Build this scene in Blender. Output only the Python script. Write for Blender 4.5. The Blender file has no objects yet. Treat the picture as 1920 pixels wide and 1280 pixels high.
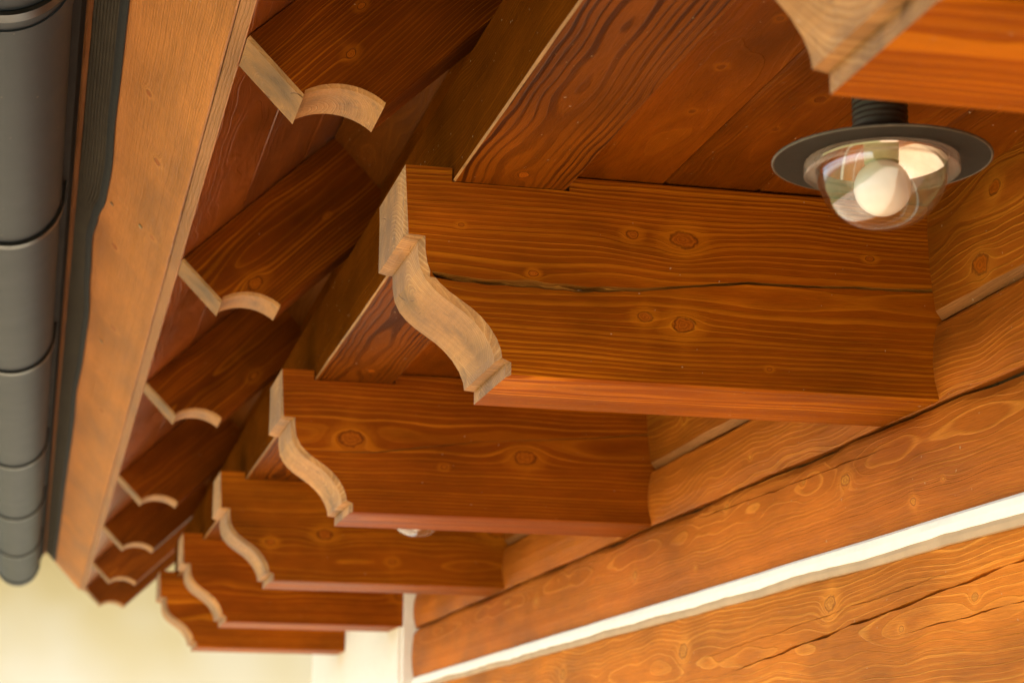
import bpy, bmesh, math, random
from mathutils import Vector, Matrix, noise

random.seed(7)
S = bpy.context.scene
COL = S.collection
R = math.radians

# ------------------------------------------------------------------ camera
cam = bpy.data.cameras.new('camera')
co = bpy.data.objects.new('camera', cam); COL.objects.link(co); S.camera = co
cam.sensor_width = 36.0; cam.sensor_fit = 'HORIZONTAL'
cam.lens = 3733.0 / 1920 * 36.0
yaw, pitch, roll = R(13.3216), R(12.9429), R(0.4549)
fw = Vector((math.sin(yaw)*math.cos(pitch), math.cos(yaw)*math.cos(pitch), math.sin(pitch)))
rt = Vector((math.cos(yaw), -math.sin(yaw), 0)); up = rt.cross(fw)
r2 = math.cos(roll)*rt + math.sin(roll)*up; u2 = -math.sin(roll)*rt + math.cos(roll)*up
m = Matrix.Identity(4)
for i in range(3):
    m[i][0], m[i][1], m[i][2] = r2[i], u2[i], -fw[i]
co.matrix_world = m
cam.clip_start = 0.05; cam.clip_end = 500
cam.dof.use_dof = True; cam.dof.focus_distance = 2.06; cam.dof.aperture_fstop = 9.0
cam.dof.aperture_blades = 9

# ------------------------------------------------------------------ world, sun, exposure
SUN_EL, SUN_AZ = 60.0, 238.0         # azimuth clockwise from +Y: out from the wall, a little behind the camera
w = bpy.data.worlds.new('World'); S.world = w; w.use_nodes = True
wn = w.node_tree.nodes; wn.clear()
sky = wn.new('ShaderNodeTexSky'); sky.sky_type = 'NISHITA'; sky.sun_disc = False
sky.sun_elevation = R(SUN_EL); sky.sun_rotation = R(SUN_AZ)
sky.air_density = 1.0; sky.dust_density = 3.0; sky.ozone_density = 1.0
bg = wn.new('ShaderNodeBackground'); bg.inputs['Strength'].default_value = 0.15
wo = wn.new('ShaderNodeOutputWorld')
w.node_tree.links.new(sky.outputs[0], bg.inputs[0]); w.node_tree.links.new(bg.outputs[0], wo.inputs[0])
sl = bpy.data.lights.new('sun', 'SUN'); sl.energy = 4.0; sl.angle = R(0.53); sl.color = (1.0, 0.93, 0.82)
so = bpy.data.objects.new('sun', sl); COL.objects.link(so)
sd = Vector((math.sin(R(SUN_AZ))*math.cos(R(SUN_EL)), math.cos(R(SUN_AZ))*math.cos(R(SUN_EL)), math.sin(R(SUN_EL))))
so.rotation_euler = sd.to_track_quat('Z', 'Y').to_euler(); so.location = (-6, -4, 10)
vs = S.view_settings
vs.view_transform = 'Standard'; vs.look = 'None'; vs.gamma = 1.0; vs.use_curve_mapping = False
vs.exposure = 2.2
vs.use_white_balance = True; vs.white_balance_temperature = 6900; vs.white_balance_tint = 12
S.cycles.use_denoising = True
S.cycles.max_bounces = 10; S.cycles.diffuse_bounces = 5; S.cycles.glossy_bounces = 4
S.cycles.transparent_max_bounces = 12
S.cycles.sample_clamp_indirect = 8.0

# ------------------------------------------------------------------ helpers
def link(name, me, parent=None):
    o = bpy.data.objects.new(name, me); COL.objects.link(o)
    if parent is not None: o.parent = parent
    return o
def tag(o, label=None, cat=None, group=None, kind=None):
    if label: o['label'] = label
    if cat: o['category'] = cat
    if group: o['group'] = group
    if kind: o['kind'] = kind
    return o
def empty(name, loc, label, cat, group=None):
    o = bpy.data.objects.new(name, None); COL.objects.link(o); o.location = loc
    o.empty_display_size = 0.05
    return tag(o, label, cat, group)
def mesh(name, bm, mats, smooth=False, normals=True):
    if normals: bmesh.ops.recalc_face_normals(bm, faces=bm.faces)
    me = bpy.data.meshes.new(name); bm.to_mesh(me); bm.free()
    for mt in (mats if isinstance(mats, (list, tuple)) else [mats]): me.materials.append(mt)
    if smooth:
        for p in me.polygons: p.use_smooth = True
    return me
def nz(x, y=0.0, z=0.0): return noise.noise(Vector((x, y, z)))

class NT:
    def __init__(s, name):
        s.mat = bpy.data.materials.new(name); s.mat.use_nodes = True
        s.t = s.mat.node_tree; s.t.nodes.clear()
        s.out = s.n('ShaderNodeOutputMaterial')
    def n(s, typ, **kw):
        o = s.t.nodes.new(typ)
        for k, v in kw.items(): setattr(o, k, v)
        return o
    def put(s, sock, v):
        if hasattr(v, 'is_output'): s.t.links.new(v, sock)
        else: sock.default_value = v
    def m(s, op, *a, clamp=False):
        o = s.n('ShaderNodeMath', operation=op, use_clamp=clamp)
        for i, v in enumerate(a): s.put(o.inputs[i], v)
        return o.outputs[0]
    def vec(s, x, y, z):
        o = s.n('ShaderNodeCombineXYZ')
        for i, v in enumerate((x, y, z)): s.put(o.inputs[i], v)
        return o.outputs[0]
    def noise(s, vec, scale, detail=2.0, rough=0.5):
        o = s.n('ShaderNodeTexNoise'); s.put(o.inputs['Vector'], vec)
        o.inputs['Scale'].default_value = scale; o.inputs['Detail'].default_value = detail
        o.inputs['Roughness'].default_value = rough
        return o.outputs['Fac']
    def rng(s, v, a, b, c, d, smooth=False):
        o = s.n('ShaderNodeMapRange', interpolation_type='SMOOTHSTEP' if smooth else 'LINEAR')
        s.put(o.inputs[0], v)
        for i, q in enumerate((a, b, c, d)): s.put(o.inputs[i+1], q)
        return o.outputs[0]
    def mix(s, f, a, b, mode='MIX'):
        o = s.n('ShaderNodeMix', data_type='RGBA', blend_type=mode)
        s.put(o.inputs[0], f)
        for i, v in ((6, a), (7, b)):
            s.put(o.inputs[i], (*v, 1.0) if isinstance(v, tuple) and len(v) == 3 else v)
        return o.outputs[2]
    def gray(s, v):
        o = s.n('ShaderNodeCombineColor')
        for i in range(3): s.put(o.inputs[i], v)
        return o.outputs[0]
    def bsdf(s, color, rough, spec=0.5, metal=0.0, bump=None, dist=1.0, strength=1.0, **kw):
        b = s.n('ShaderNodeBsdfPrincipled')
        s.put(b.inputs['Base Color'], (*color, 1.0) if isinstance(color, tuple) else color)
        s.put(b.inputs['Roughness'], rough); s.put(b.inputs['Metallic'], metal)
        s.put(b.inputs['Specular IOR Level'], spec)
        for k, v in kw.items(): s.put(b.inputs[k], v)
        if bump is not None:
            o = s.n('ShaderNodeBump'); s.put(o.inputs['Height'], bump)
            o.inputs['Distance'].default_value = dist; o.inputs['Strength'].default_value = strength
            s.t.links.new(o.outputs[0], b.inputs['Normal'])
        s.t.links.new(b.outputs[0], s.out.inputs[0])
        return b

EARLY = (0.222, 0.0500, 0.0016); LATE = (0.440, 0.138, 0.0060)
def wood(name, axes='xzy', pith=(0.0, 0.08), spacing=0.0045, early=EARLY, late=LATE, knots=(),
         warp=0.010, contrast=1.0, invert=False, rough=0.50, seed=0.0, blot=1.0, randomize=False,
         bumps=1.25, spec=0.06, saw=0.0, fine=0.0010, gray=0.0, lw=0.68, kcol=((0.23, 0.054, 0.003), (0.32, 0.080, 0.005)), rimdark=0.5, bulge=1.0, whorl=0.3, yearv=0.9, checks=False):
    """Stained softwood: growth rings round a pith line that runs along u; knots part the rings like a stream."""
    t = NT(name)
    tc = t.n('ShaderNodeTexCoord'); sp = t.n('ShaderNodeSeparateXYZ'); t.t.links.new(tc.outputs['Object'], sp.inputs[0])
    comp = {a: sp.outputs[i] for i, a in enumerate('xyz')}
    u, v, ww = (comp[a] for a in axes)
    u0 = u
    if randomize:
        oi = t.n('ShaderNodeObjectInfo')
        u = t.m('ADD', u, t.m('MULTIPLY', oi.outputs['Random'], 37.0))
        knots = ()
    us = t.m('ADD', u, seed * 13.7)
    vk = v; kq = None; bul = None; band = None
    if knots: n1b = t.noise(t.vec(t.m('MULTIPLY', us, 12.0), t.m('MULTIPLY', v, 45.0), t.m('MULTIPLY', ww, 45.0)), 1.0, 2.0)
    for (ku, kv, kr) in knots:
        du = t.m('MULTIPLY_ADD', u0, 0.62, -0.62*ku)
        dv = t.m('SUBTRACT', vk, kv)
        rho = t.m('MULTIPLY_ADD', du, du, t.m('MULTIPLY', dv, dv))
        q = t.m('DIVIDE', kr*kr, t.m('ADD', rho, 1e-7))
        vk = t.m('SUBTRACT', vk, t.m('MULTIPLY', dv, t.m('MINIMUM', t.m('MULTIPLY', q, 1.25), 1.0)))
        kq = q if kq is None else t.m('MAXIMUM', kq, q)
        g = t.m('DIVIDE', 1.0, t.m('ADD', 1.0, t.m('DIVIDE', 0.16, q)))
        g = t.m('MULTIPLY', t.m('MULTIPLY', g, g), kr*bulge)
        bul = g if bul is None else t.m('ADD', bul, g)
        if kr >= 0.0035:
            x = t.m('MULTIPLY_ADD', n1b, 2.4, t.m('MULTIPLY_ADD', du, 1.0/(0.62*1.7*kr), -1.2)); x = t.m('MULTIPLY_ADD', x, x, 1.0)
            yv = t.m('MULTIPLY', dv, 1.0/(3.2*kr)); yv = t.m('MULTIPLY_ADD', yv, yv, 1.0)
            bb = t.m('DIVIDE', 1.0, t.m('MULTIPLY', t.m('MULTIPLY', x, x), yv))
            band = bb if band is None else t.m('MAXIMUM', band, bb)
    n1 = t.noise(t.vec(t.m('MULTIPLY', us, 2.2), t.m('MULTIPLY', vk, 5.0), t.m('MULTIPLY', ww, 5.0)), 1.0, 2.0)
    nm = t.noise(t.vec(t.m('MULTIPLY', us, 6.5), t.m('MULTIPLY', vk, 16.0), t.m('MULTIPLY', ww, 16.0)), 1.0, 1.0)
    n2 = t.noise(t.vec(t.m('MULTIPLY', us, 9.0), t.m('MULTIPLY', vk, 40.0), t.m('MULTIPLY', ww, 40.0)), 1.0, 3.0, 0.55)
    dv = t.m('ADD', t.m('SUBTRACT', vk, pith[0]), t.m('MULTIPLY_ADD', n1, warp*3, -warp*1.5))
    dw = t.m('SUBTRACT', ww, pith[1])
    rr = t.m('SQRT', t.m('MULTIPLY_ADD', dv, dv, t.m('MULTIPLY', dw, dw)))
    rr = t.m('ADD', rr, t.m('MULTIPLY_ADD', n1, warp*2.4, -warp*1.2))
    rr = t.m('ADD', rr, t.m('MULTIPLY_ADD', nm, warp*1.3, -warp*0.65))
    rr = t.m('ADD', rr, t.m('MULTIPLY_ADD', n2, fine*2, -fine))
    if bul is not None: rr = t.m('ADD', rr, bul)
    yearn = t.n('ShaderNodeTexNoise', noise_dimensions='1D'); t.put(yearn.inputs['W'], t.m('MULTIPLY_ADD', rr, 70.0, seed*3.1)); yearn.inputs['Detail'].default_value = 1.0
    tt = t.m('MULTIPLY_ADD', yearn.outputs['Fac'], yearv, t.m('DIVIDE', rr, spacing))
    fr = t.m('FRACT', tt)
    rise = t.rng(fr, lw-0.22, lw+0.22, 0.0, 1.0, True)
    fall = t.rng(fr, 0.90, 1.0, 1.0, 0.0, True)
    wnz = t.n('ShaderNodeTexWhiteNoise', noise_dimensions='1D'); t.put(wnz.inputs['W'], t.m('ADD', t.m('FLOOR', tt), seed))
    L = t.m('MULTIPLY', t.m('MULTIPLY', rise, fall), t.rng(wnz.outputs['Value'], 0.0, 1.0, 0.42, 1.2))
    cm = t.noise(t.vec(t.m('MULTIPLY', us, 4.0), t.m('MULTIPLY', v, 14.0), t.m('MULTIPLY', ww, 14.0)), 1.0, 2.0)
    Lc = t.m('MULTIPLY', L, t.rng(cm, 0.3, 0.7, 0.25*contrast, 1.15*contrast), clamp=True)
    fib = t.noise(t.vec(t.m('MULTIPLY', us, 26.0), t.m('MULTIPLY', v, 900.0), t.m('MULTIPLY', ww, 900.0)), 1.0, 2.0, 0.6)
    pore = t.noise(t.vec(t.m('MULTIPLY', us, 60.0), t.m('MULTIPLY', v, 420.0), t.m('MULTIPLY', ww, 420.0)), 1.0, 3.0, 0.7)
    bl = t.noise(t.vec(t.m('MULTIPLY', us, 3.0), t.m('MULTIPLY', v, 9.0), t.m('MULTIPLY', ww, 9.0)), 1.0, 4.0, 0.6)
    a, b = (late, early) if invert else (early, late)
    c = t.mix(Lc, a, b)
    c = t.mix(1.0, c, t.gray(t.rng(bl, 0.28, 0.72, 1-0.42*blot, 1+0.32*blot)), 'MULTIPLY')
    c = t.mix(1.0, c, t.gray(t.rng(fib, 0.25, 0.75, 0.84, 1.16)), 'MULTIPLY')
    c = t.mix(t.rng(pore, 0.60, 0.74, 0.0, 0.35), c, tuple(q*0.55 for q in early))
    dust = t.noise(t.vec(u, v, ww), 170.0, 1.0)
    c = t.mix(t.rng(dust, 0.775, 0.80, 0.0, 0.5), c, (0.48, 0.38, 0.26))
    if saw:
        sw = t.noise(t.vec(t.m('MULTIPLY', us, 330.0), t.m('MULTIPLY', v, 12.0), t.m('MULTIPLY', ww, 12.0)), 1.0, 2.0)
        c = t.mix(1.0, c, t.gray(t.rng(sw, 0.3, 0.7, 1-saw, 1+saw)), 'MULTIPLY')
    if kq is not None:
        kd = t.m('DIVIDE', 1.0, t.m('SQRT', kq))          # 1 at the knot's rim
        n3 = t.noise(t.vec(t.m('MULTIPLY', us, 130.0), t.m('MULTIPLY', v, 130.0), t.m('MULTIPLY', ww, 130.0)), 1.0, 2.0)
        kd = t.m('ADD', kd, t.m('MULTIPLY_ADD', n3, 0.9, -0.45))
        if band is not None:
            c = t.mix(t.m('MULTIPLY', band, t.rng(cm, 0.35, 0.7, 0.3*whorl, whorl*1.4)), c, tuple(min(1, q*1.1) for q in late))
        inside = t.rng(kd, 0.80, 1.0, 1.0, 0.0, True)
        krings = t.m('ADD', 0.5, t.m('MULTIPLY', 0.5, t.m('SINE', t.m('MULTIPLY_ADD', kd, 15.0, t.m('MULTIPLY', n3, 7.0)))))
        kc = t.mix(krings, kcol[0], kcol[1])
        c = t.mix(inside, c, kc)
        rim = t.m('MULTIPLY', t.rng(kd, 0.82, 1.0, 0.0, 1.0, True), t.rng(kd, 1.0, 1.25, 1.0, 0.0, True))
        c = t.mix(t.m('MULTIPLY', rim, rimdark), c, (0.055, 0.014, 0.003))
        halo = t.m('MULTIPLY', t.rng(kd, 1.0, 1.3, 0.0, 1.0, True), t.rng(kd, 1.3, 3.0, 1.0, 0.0, True))
        c = t.mix(t.m('MULTIPLY', halo, 0.35), c, tuple(min(1, q*1.15) for q in late))
        L = t.m('MULTIPLY', L, t.m('SUBTRACT', 1.0, t.m('MULTIPLY', inside, 0.6)))
    if gray:
        c = t.mix(t.rng(bl, 0.35, 0.65, 0.2*gray, gray), c, (0.20, 0.15, 0.11))
    if checks:
        ck = t.noise(t.vec(t.m('MULTIPLY', us, 24.0), t.m('MULTIPLY', v, 20.0), t.m('MULTIPLY', ww, 6.0)), 1.0, 1.0, 0.4)
        ck2 = t.noise(t.vec(us, v, ww), 30.0, 1.0)
        line = t.rng(t.m('ABSOLUTE', t.m('SUBTRACT', ck, 0.5)), 0.0015, 0.0055, 1.0, 0.0, True)
        line = t.m('MULTIPLY', line, t.rng(ck2, 0.60, 0.68, 0.0, 1.0, True))
        c = t.mix(t.m('MULTIPLY', line, 0.8), c, (0.07, 0.028, 0.008))
        st = t.noise(t.vec(us, v, ww), 34.0, 5.0, 0.7)
        c = t.mix(t.rng(st, 0.52, 0.70, 0.0, 0.75), c, (0.14, 0.072, 0.028))
        pore = t.m('SUBTRACT', pore, t.m('MULTIPLY', line, 2.0))
    h = t.m('MULTIPLY_ADD', L, 0.5, t.m('MULTIPLY_ADD', fib, 0.45, t.m('MULTIPLY', pore, 0.35)))
    h = t.m('MULTIPLY_ADD', n2, 0.8, h)
    ro = t.m('ADD', t.rng(bl, 0.3, 0.7, rough-0.07, rough+0.08), t.m('MULTIPLY', Lc, -0.06))
    t.bsdf(c, ro, spec, bump=h, dist=0.0009*bumps, strength=0.9)
    return t.mat

END_E = (0.290, 0.130, 0.036); END_L = (0.400, 0.205, 0.068)
def endgrain(name, axes='xzy', pith=(0.0, 0.08), **kw):
    kw.setdefault('blot', 1.5)
    return wood(name, axes, pith, early=END_E, late=END_L, rough=0.62, spec=0.25, bumps=1.0, saw=0.09, gray=0.06, checks=True, **kw)

def plain(name, col, rough=0.5, spec=0.5, metal=0.0, nscale=60.0, var=0.15, bump=0.0, axis_stretch=(1, 1, 1)):
    t = NT(name)
    tc = t.n('ShaderNodeTexCoord'); mp = t.n('ShaderNodeMapping'); mp.inputs['Scale'].default_value = axis_stretch
    t.t.links.new(tc.outputs['Object'], mp.inputs[0])
    n = t.noise(mp.outputs[0], nscale, 4.0, 0.6)
    c = t.mix(1.0, col, t.gray(t.rng(n, 0.25, 0.75, 1-var, 1+var)), 'MULTIPLY')
    t.bsdf(c, t.rng(n, 0.3, 0.7, max(0.02, rough-0.06), rough+0.06), spec, metal, bump=n if bump else None, dist=bump)
    return t.mat

# measured stations along the eave (metres from the camera)
BY = [0.9228, 1.9443, 2.9843, 3.9975, 4.9954, 5.8834]
RY = [1.9854, 2.9047, 3.8465, 5.0205, 6.0078, 6.9864, 7.878]
BT = 0.1605; ZB = 0.4221; ZT = 0.6405; XW = 0.932
WALL_END = 4.985; ROOF_END = 8.02; Y_NEAR = -1.6

M_worn = endgrain('worn_edge', 'yzx', contrast=0.5)
M_dark = plain('joint_filler', (0.05, 0.028, 0.012), 0.9, 0.1, nscale=140, var=0.5, bump=0.002)  # brown moss and oakum packing in the log joints

# ------------------------------------------------------------------ ground
def slab(bm, x0, x1, y0, y1, z0, z1, mi=0):
    v = [bm.verts.new(p) for p in ((x0,y0,z0),(x1,y0,z0),(x1,y1,z0),(x0,y1,z0),(x0,y0,z1),(x1,y0,z1),(x1,y1,z1),(x0,y1,z1))]
    fs = [(0,3,2,1),(4,5,6,7),(0,1,5,4),(1,2,6,5),(2,3,7,6),(3,0,4,7)]
    for f in fs: bm.faces.new([v[i] for i in f]).material_index = mi
    return v
GZ = -1.62
bm = bmesh.new(); vs4 = [bm.verts.new(p) for p in ((-150,-150,GZ),(150,-150,GZ),(150,150,GZ),(-150,150,GZ))]; bm.faces.new(vs4)
t = NT('lawn_ground'); tc = t.n('ShaderNodeTexCoord')
n = t.noise(tc.outputs['Object'], 1.3, 6, 0.65)
t.bsdf(t.mix(t.rng(n, .35, .65, 0, 1), (0.075, 0.10, 0.03), (0.14, 0.15, 0.06)), 0.9, 0.2, bump=t.noise(tc.outputs['Object'], 60, 3), dist=0.02)
tag(link('ground', mesh('ground', bm, t.mat)), kind='structure')
bm = bmesh.new(); slab(bm, -2.1, 3.0, -6.0, 12.0, GZ-0.2, GZ+0.004)
t = NT('terrace_paving'); tc = t.n('ShaderNodeTexCoord')
br = t.n('ShaderNodeTexBrick'); t.t.links.new(tc.outputs['Object'], br.inputs[0])
br.inputs['Scale'].default_value = 1.0; br.inputs['Brick Width'].default_value = 0.6; br.inputs['Row Height'].default_value = 0.4; br.inputs['Mortar Size'].default_value = 0.008
br.inputs['Color1'].default_value = (0.345, 0.295, 0.21, 1); br.inputs['Color2'].default_value = (0.305, 0.26, 0.185, 1); br.inputs['Mortar'].default_value = (0.3, 0.25, 0.2, 1)
n = t.noise(tc.outputs['Object'], 9, 5, 0.6)
t.bsdf(t.mix(1.0, br.outputs['Color'], t.gray(t.rng(n, .3, .7, .88, 1.12)), 'MULTIPLY'), 0.8, 0.3)
tag(link('terrace_pavement', mesh('terrace', bm, t.mat)), kind='structure')

# ------------------------------------------------------------------ log wall
def log_mesh(name, y0, y1, z0, z1, mats, x=XW, depth=0.12, ct=0.010, cb=0.010, wav=0.0025, seed=0.0, cracks=(), step=0.02, top_rag=0.0, bulge=0.005):
    """A squared log along Y, hewn edges; cracks = (y_a, y_b, z_at_a, z_at_b, half_height, depth)."""
    bm = bmesh.new(); ny = max(2, int((y1-y0)/step)); prev = None
    cracks = sorted(cracks, key=lambda c: -(c[2]+c[3]))
    for i in range(ny+1):
        y = y0 + (y1-y0)*i/ny
        a = wav*nz(y*5.5, seed, 1.3) + 0.4*wav*nz(y*21, seed, 4.1); b = wav*nz(y*5.1, seed, 7.7) + 0.4*wav*nz(y*24, seed, 2.2)
        rg = top_rag*max(0.0, nz(y*4.2, seed, 3.3)+0.08 + 0.16*nz(y*22, seed, 9.0)+0.05*nz(y*80, seed, 9.0))
        f = 0.0018*nz(y*3.0, seed, 5.0)+0.0006*nz(y*11, seed, 5.0); zt, zb = z1+a, z0+b
        pts = [(x+depth, zt, 0), (x+ct*0.95+rg*1.4, zt, 0), (x+f+0.001, zt-ct-rg*1.2, 1)]
        zc_top, zc_bot = zt-ct-rg*1.2, zb+cb
        N = 4
        inner = [(x+f-bulge*math.sin(math.pi*k/N), zc_top+(zc_bot-zc_top)*k/N, 1) for k in range(1, N)]
        for (ya, yb, za, zb2, hh, dp) in cracks:
            s = (y-ya)/(yb-ya); s = min(1.0, max(0.0, s))
            zc = za+(zb2-za)*s + 0.0022*nz(y*13, seed, 8.0) + 0.001*nz(y*70, seed, 8.5)
            env = 1.0 if ya < y < yb else 0.0
            env *= min(1, s*7)*min(1, (1-s)*7) if env else 0
            h = max(0.00012, hh*env*(0.55+0.9*max(-0.5, nz(y*17, seed, 6.0))))
            k = 0
            while k < len(inner) and inner[k][1] > zc+h: k += 1
            inner = [q for q in inner if abs(q[1]-zc) > h+0.0008 or q[2] == 2]
            k = 0
            while k < len(inner) and inner[k][1] > zc: k += 1
            xf = x+f-bulge*math.sin(math.pi*min(1, max(0, (zc_top-zc)/(zc_top-zc_bot))))
            inner[k:k] = [(xf, zc+h, 2), (xf+dp*min(1, h/hh*1.5), zc+h*0.2, 2), (xf, zc-h, 2)]
        # keep a constant count: resample plain face points, crack points stay
        cr = [q for q in inner if q[2] == 2]
        segs = []; lastz = zc_top
        out = []
        stops = [zc_top]+[None]
        groups = [cr[j:j+3] for j in range(0, len(cr), 3)]
        zprev = zc_top
        for g in groups:
            for k in (1, 2):
                zz = zprev+(g[0][1]-zprev)*k/3
                out.append((x+f-bulge*math.sin(math.pi*(zc_top-zz)/(zc_top-zc_bot)), zz, 1))
            out += g; zprev = g[2][1]
        for k in (1, 2, 3):
            zz = zprev+(zc_bot-zprev)*k/4
            out.append((x+f-bulge*math.sin(math.pi*(zc_top-zz)/(zc_top-zc_bot)), zz, 1))
        pts += out + [(x+f+0.001, zb+cb, 1), (x+cb*0.9, zb, 0), (x+depth, zb, 0)]
        cur = [bm.verts.new((p[0], y, p[1])) for p in pts]
        if prev:
            for k in range(len(cur)-1):
                fc = bm.faces.new((prev[k], prev[k+1], cur[k+1], cur[k]))
                if k in (1, len(cur)-3): fc.material_index = 1
            bm.faces.new((prev[-1], prev[0], cur[0], cur[-1]))
        else: bm.faces.new(cur)
        prev = cur
    bm.faces.new(list(reversed(prev)))
    return mesh(name, bm, mats)

WE = (0.395, 0.104, 0.0115); WL = (0.550, 0.180, 0.024)
WOFF = 0.0
m_l1 = wood('log_stain_upper', 'yzx', (0.60, XW+0.05), 0.0042, (0.22, 0.058, 0.005), (0.36, 0.125, 0.012), [(1.7852, .614, .007), (1.8305, .545, .010), (2.35, .59, .008), (2.8, .56, .006), (3.4, .6, .009)], 0.012, 1.0, seed=1.1)
m_l2 = wood('log_stain_second', 'yzx', (0.40, XW+0.10), 0.0036, (0.34, 0.088, 0.009), (0.49, 0.158, 0.018), [(2.33, .478, .004), (2.52, .455, .003), (3.2, .47, .006), (1.5, .46, .006)], 0.010, 1.0, seed=2.3, kcol=((0.40, 0.13, 0.018), (0.56, 0.22, 0.03)), rimdark=0.3, bulge=1.5, whorl=0.35)
m_l3 = wood('log_stain_third', 'yzx', (0.38, XW+0.035), 0.0034, WE, WL, [(2.1896, .3729, .007), (2.007, .3216, .004), (2.33, .392, .003), (2.62, .40, .004), (1.93, .335, .002), (3.05, .35, .006), (3.7, .37, .007), (2.75, .33, .003)], 0.008, 1.15, seed=3.7, kcol=((0.40, 0.13, 0.018), (0.56, 0.22, 0.03)), rimdark=0.5, bulge=1.8, whorl=0.35)
m_l4 = wood('log_stain_fourth', 'yzx', (0.19, XW+0.030), 0.0052, (0.47, 0.136, 0.013), (0.64, 0.232, 0.029), [(2.2494, .233, .009), (1.8641, .2043, .004), (2.0439, .1862, .003), (2.8106, .214, .010), (3.5, .22, .008), (1.6, .2, .006)], 0.011, 1.15, seed=4.9, kcol=((0.40, 0.13, 0.018), (0.56, 0.22, 0.03)), rimdark=0.5, bulge=1.8, whorl=0.35)
m_l5 = wood('log_stain_lower', 'yzx', (0.02, XW+0.045), 0.0042, WE, WL, (), 0.014, 1.0, seed=5.5)
m_lch = wood('log_chamfer', 'yzx', (0.4, XW+0.3), 0.004, (0.24, 0.095, 0.028), (0.33, 0.145, 0.05), (), 0.01, 0.5, seed=6.0, rough=0.6)
wall = empty('log_wall', (XW, 0, GZ), 'squared orange log wall with white chinking at the right, under the beams', 'wall')
def wpart(name, me):
    o = link(name, me); o.parent = wall; o.matrix_parent_inverse = Matrix.Translation((-XW, 0, -GZ)); return o
for (z0, z1, mats, kw) in (
    (0.512, 0.700, [m_l1, m_lch], dict(x=XW+0.001, cb=0.010, seed=1.0)),
    (0.4215, 0.5085, [m_l2, m_l2], dict(x=XW+0.002, ct=0.004, cb=0.002, seed=2.0, step=0.008)),
    (0.2952, 0.4172, [m_l3, m_l3], dict(ct=0.0055, cb=0.002, seed=3.0, step=0.008, top_rag=0.008, cracks=[(2.05, 2.75, .392, .400, .0014, .006)])),
    (0.1060, 0.2675, [m_l4, m_l4], dict(step=0.008, x=XW-0.001, ct=0.006, cb=0.006, seed=4.0, cracks=[(1.45, 2.62, .252, .170, .0026, .012), (1.9, 2.75, .236, .196, .0007, .004), (1.3, 2.05, .2065, .180, .0012, .006)])),
    (-0.080, 0.0980, [m_l5, m_l5], dict(seed=5.0)), (-0.29, -0.10, [m_l5, m_l5], dict(seed=6.0)),
    (-0.50, -0.31, [m_l5, m_l5], dict(seed=7.0)), (-0.72, -0.52, [m_l5, m_l5], dict(seed=8.0)), (-0.94, -0.74, [m_l5, m_l5], dict(seed=9.0)),
    (-1.16, -0.96, [m_l5, m_l5], dict(seed=10.0)), (-1.40, -1.18, [m_l5, m_l5], dict(seed=11.0)), (-1.64, -1.42, [m_l5, m_l5], dict(seed=12.0))):
    wpart('log', log_mesh('log', Y_NEAR, WALL_END, z0, z1, mats, **kw))
# dark packing behind the joints
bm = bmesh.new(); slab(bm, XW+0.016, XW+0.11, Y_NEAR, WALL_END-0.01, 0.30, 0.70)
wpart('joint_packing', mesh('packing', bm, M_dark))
m_chink = plain('white_chinking', (0.82, 0.79, 0.72), 0.8, 0.2, nscale=40, var=0.04, bump=0.001)
m_smear = plain('chinking_smear', (0.44, 0.31, 0.19), 0.8, 0.2, nscale=14, var=0.15, bump=0.001)
def ribbon(y0, y1, prof, seed, amp, step=0.02):
    amps = amp if isinstance(amp, (list, tuple)) else [amp]*len(prof)
    bm = bmesh.new(); ny = int((y1-y0)/step); prev = None
    for i in range(ny+1):
        y = y0+(y1-y0)*i/ny
        cur = [bm.verts.new((px+0.0008*nz(y*9, k, seed), y, pz+amps[k]*nz(y*4.5, 3.1, seed)+0.3*amps[k]*nz(y*23, 1.0, seed))) for k, (px, pz) in enumerate(prof)]
        if prev:
            for k in range(len(cur)): bm.faces.new((prev[k], prev[(k+1) % len(cur)], cur[(k+1) % len(cur)], cur[k]))
        else: bm.faces.new(cur)
        prev = cur
    bm.faces.new(list(reversed(prev))); return bm
wpart('chinking', mesh('chinking', ribbon(Y_NEAR, WALL_END-0.002, [(XW+0.06, .2962), (XW-0.0012, .2960), (XW-0.0042, .2925), (XW-0.0050, .285), (XW-0.0042, .2762), (XW+0.003, .2705), (XW+0.06, .265)], 1.0, [0, .0006, .0008, .0012, .0038, .0034, 0], 0.012), m_chink))
wpart('chinking_edge', mesh('chinking_edge', ribbon(Y_NEAR, WALL_END-0.004, [(XW+0.01, .2775), (XW-0.0030, .2768), (XW-0.0036, .2705), (XW-0.0024, .2645), (XW+0.01, .2620)], 1.0, [.0038, .0038, .0034, .0028, .002], 0.012), m_smear))
wpart('chinking', mesh('chinking', ribbon(Y_NEAR, WALL_END-0.002, [(XW+0.06, .110), (XW+0.004, .109), (XW-0.002, .104), (XW-0.002, .098), (XW+0.004, .093), (XW+0.06, .092)], 3.0, 0.0012), m_chink))

# ------------------------------------------------------------------ plaster wall beyond the logs
m_plaster = plain('cream_plaster', (0.80, 0.77, 0.70), 0.85, 0.2, nscale=50, var=0.04, bump=0.002)
bm = bmesh.new(); slab(bm, 0.894, 1.4, WALL_END+0.002, 6.6, GZ, 0.70)
bmesh.ops.bevel(bm, geom=[e for e in bm.edges], offset=0.012, segments=3, affect='EDGES')
o = link('plaster_wall', mesh('plaster_wall', bm, m_plaster)); tag(o, 'bright cream plastered wall end beyond the log wall, under the farthest carved beams', 'wall')

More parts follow.
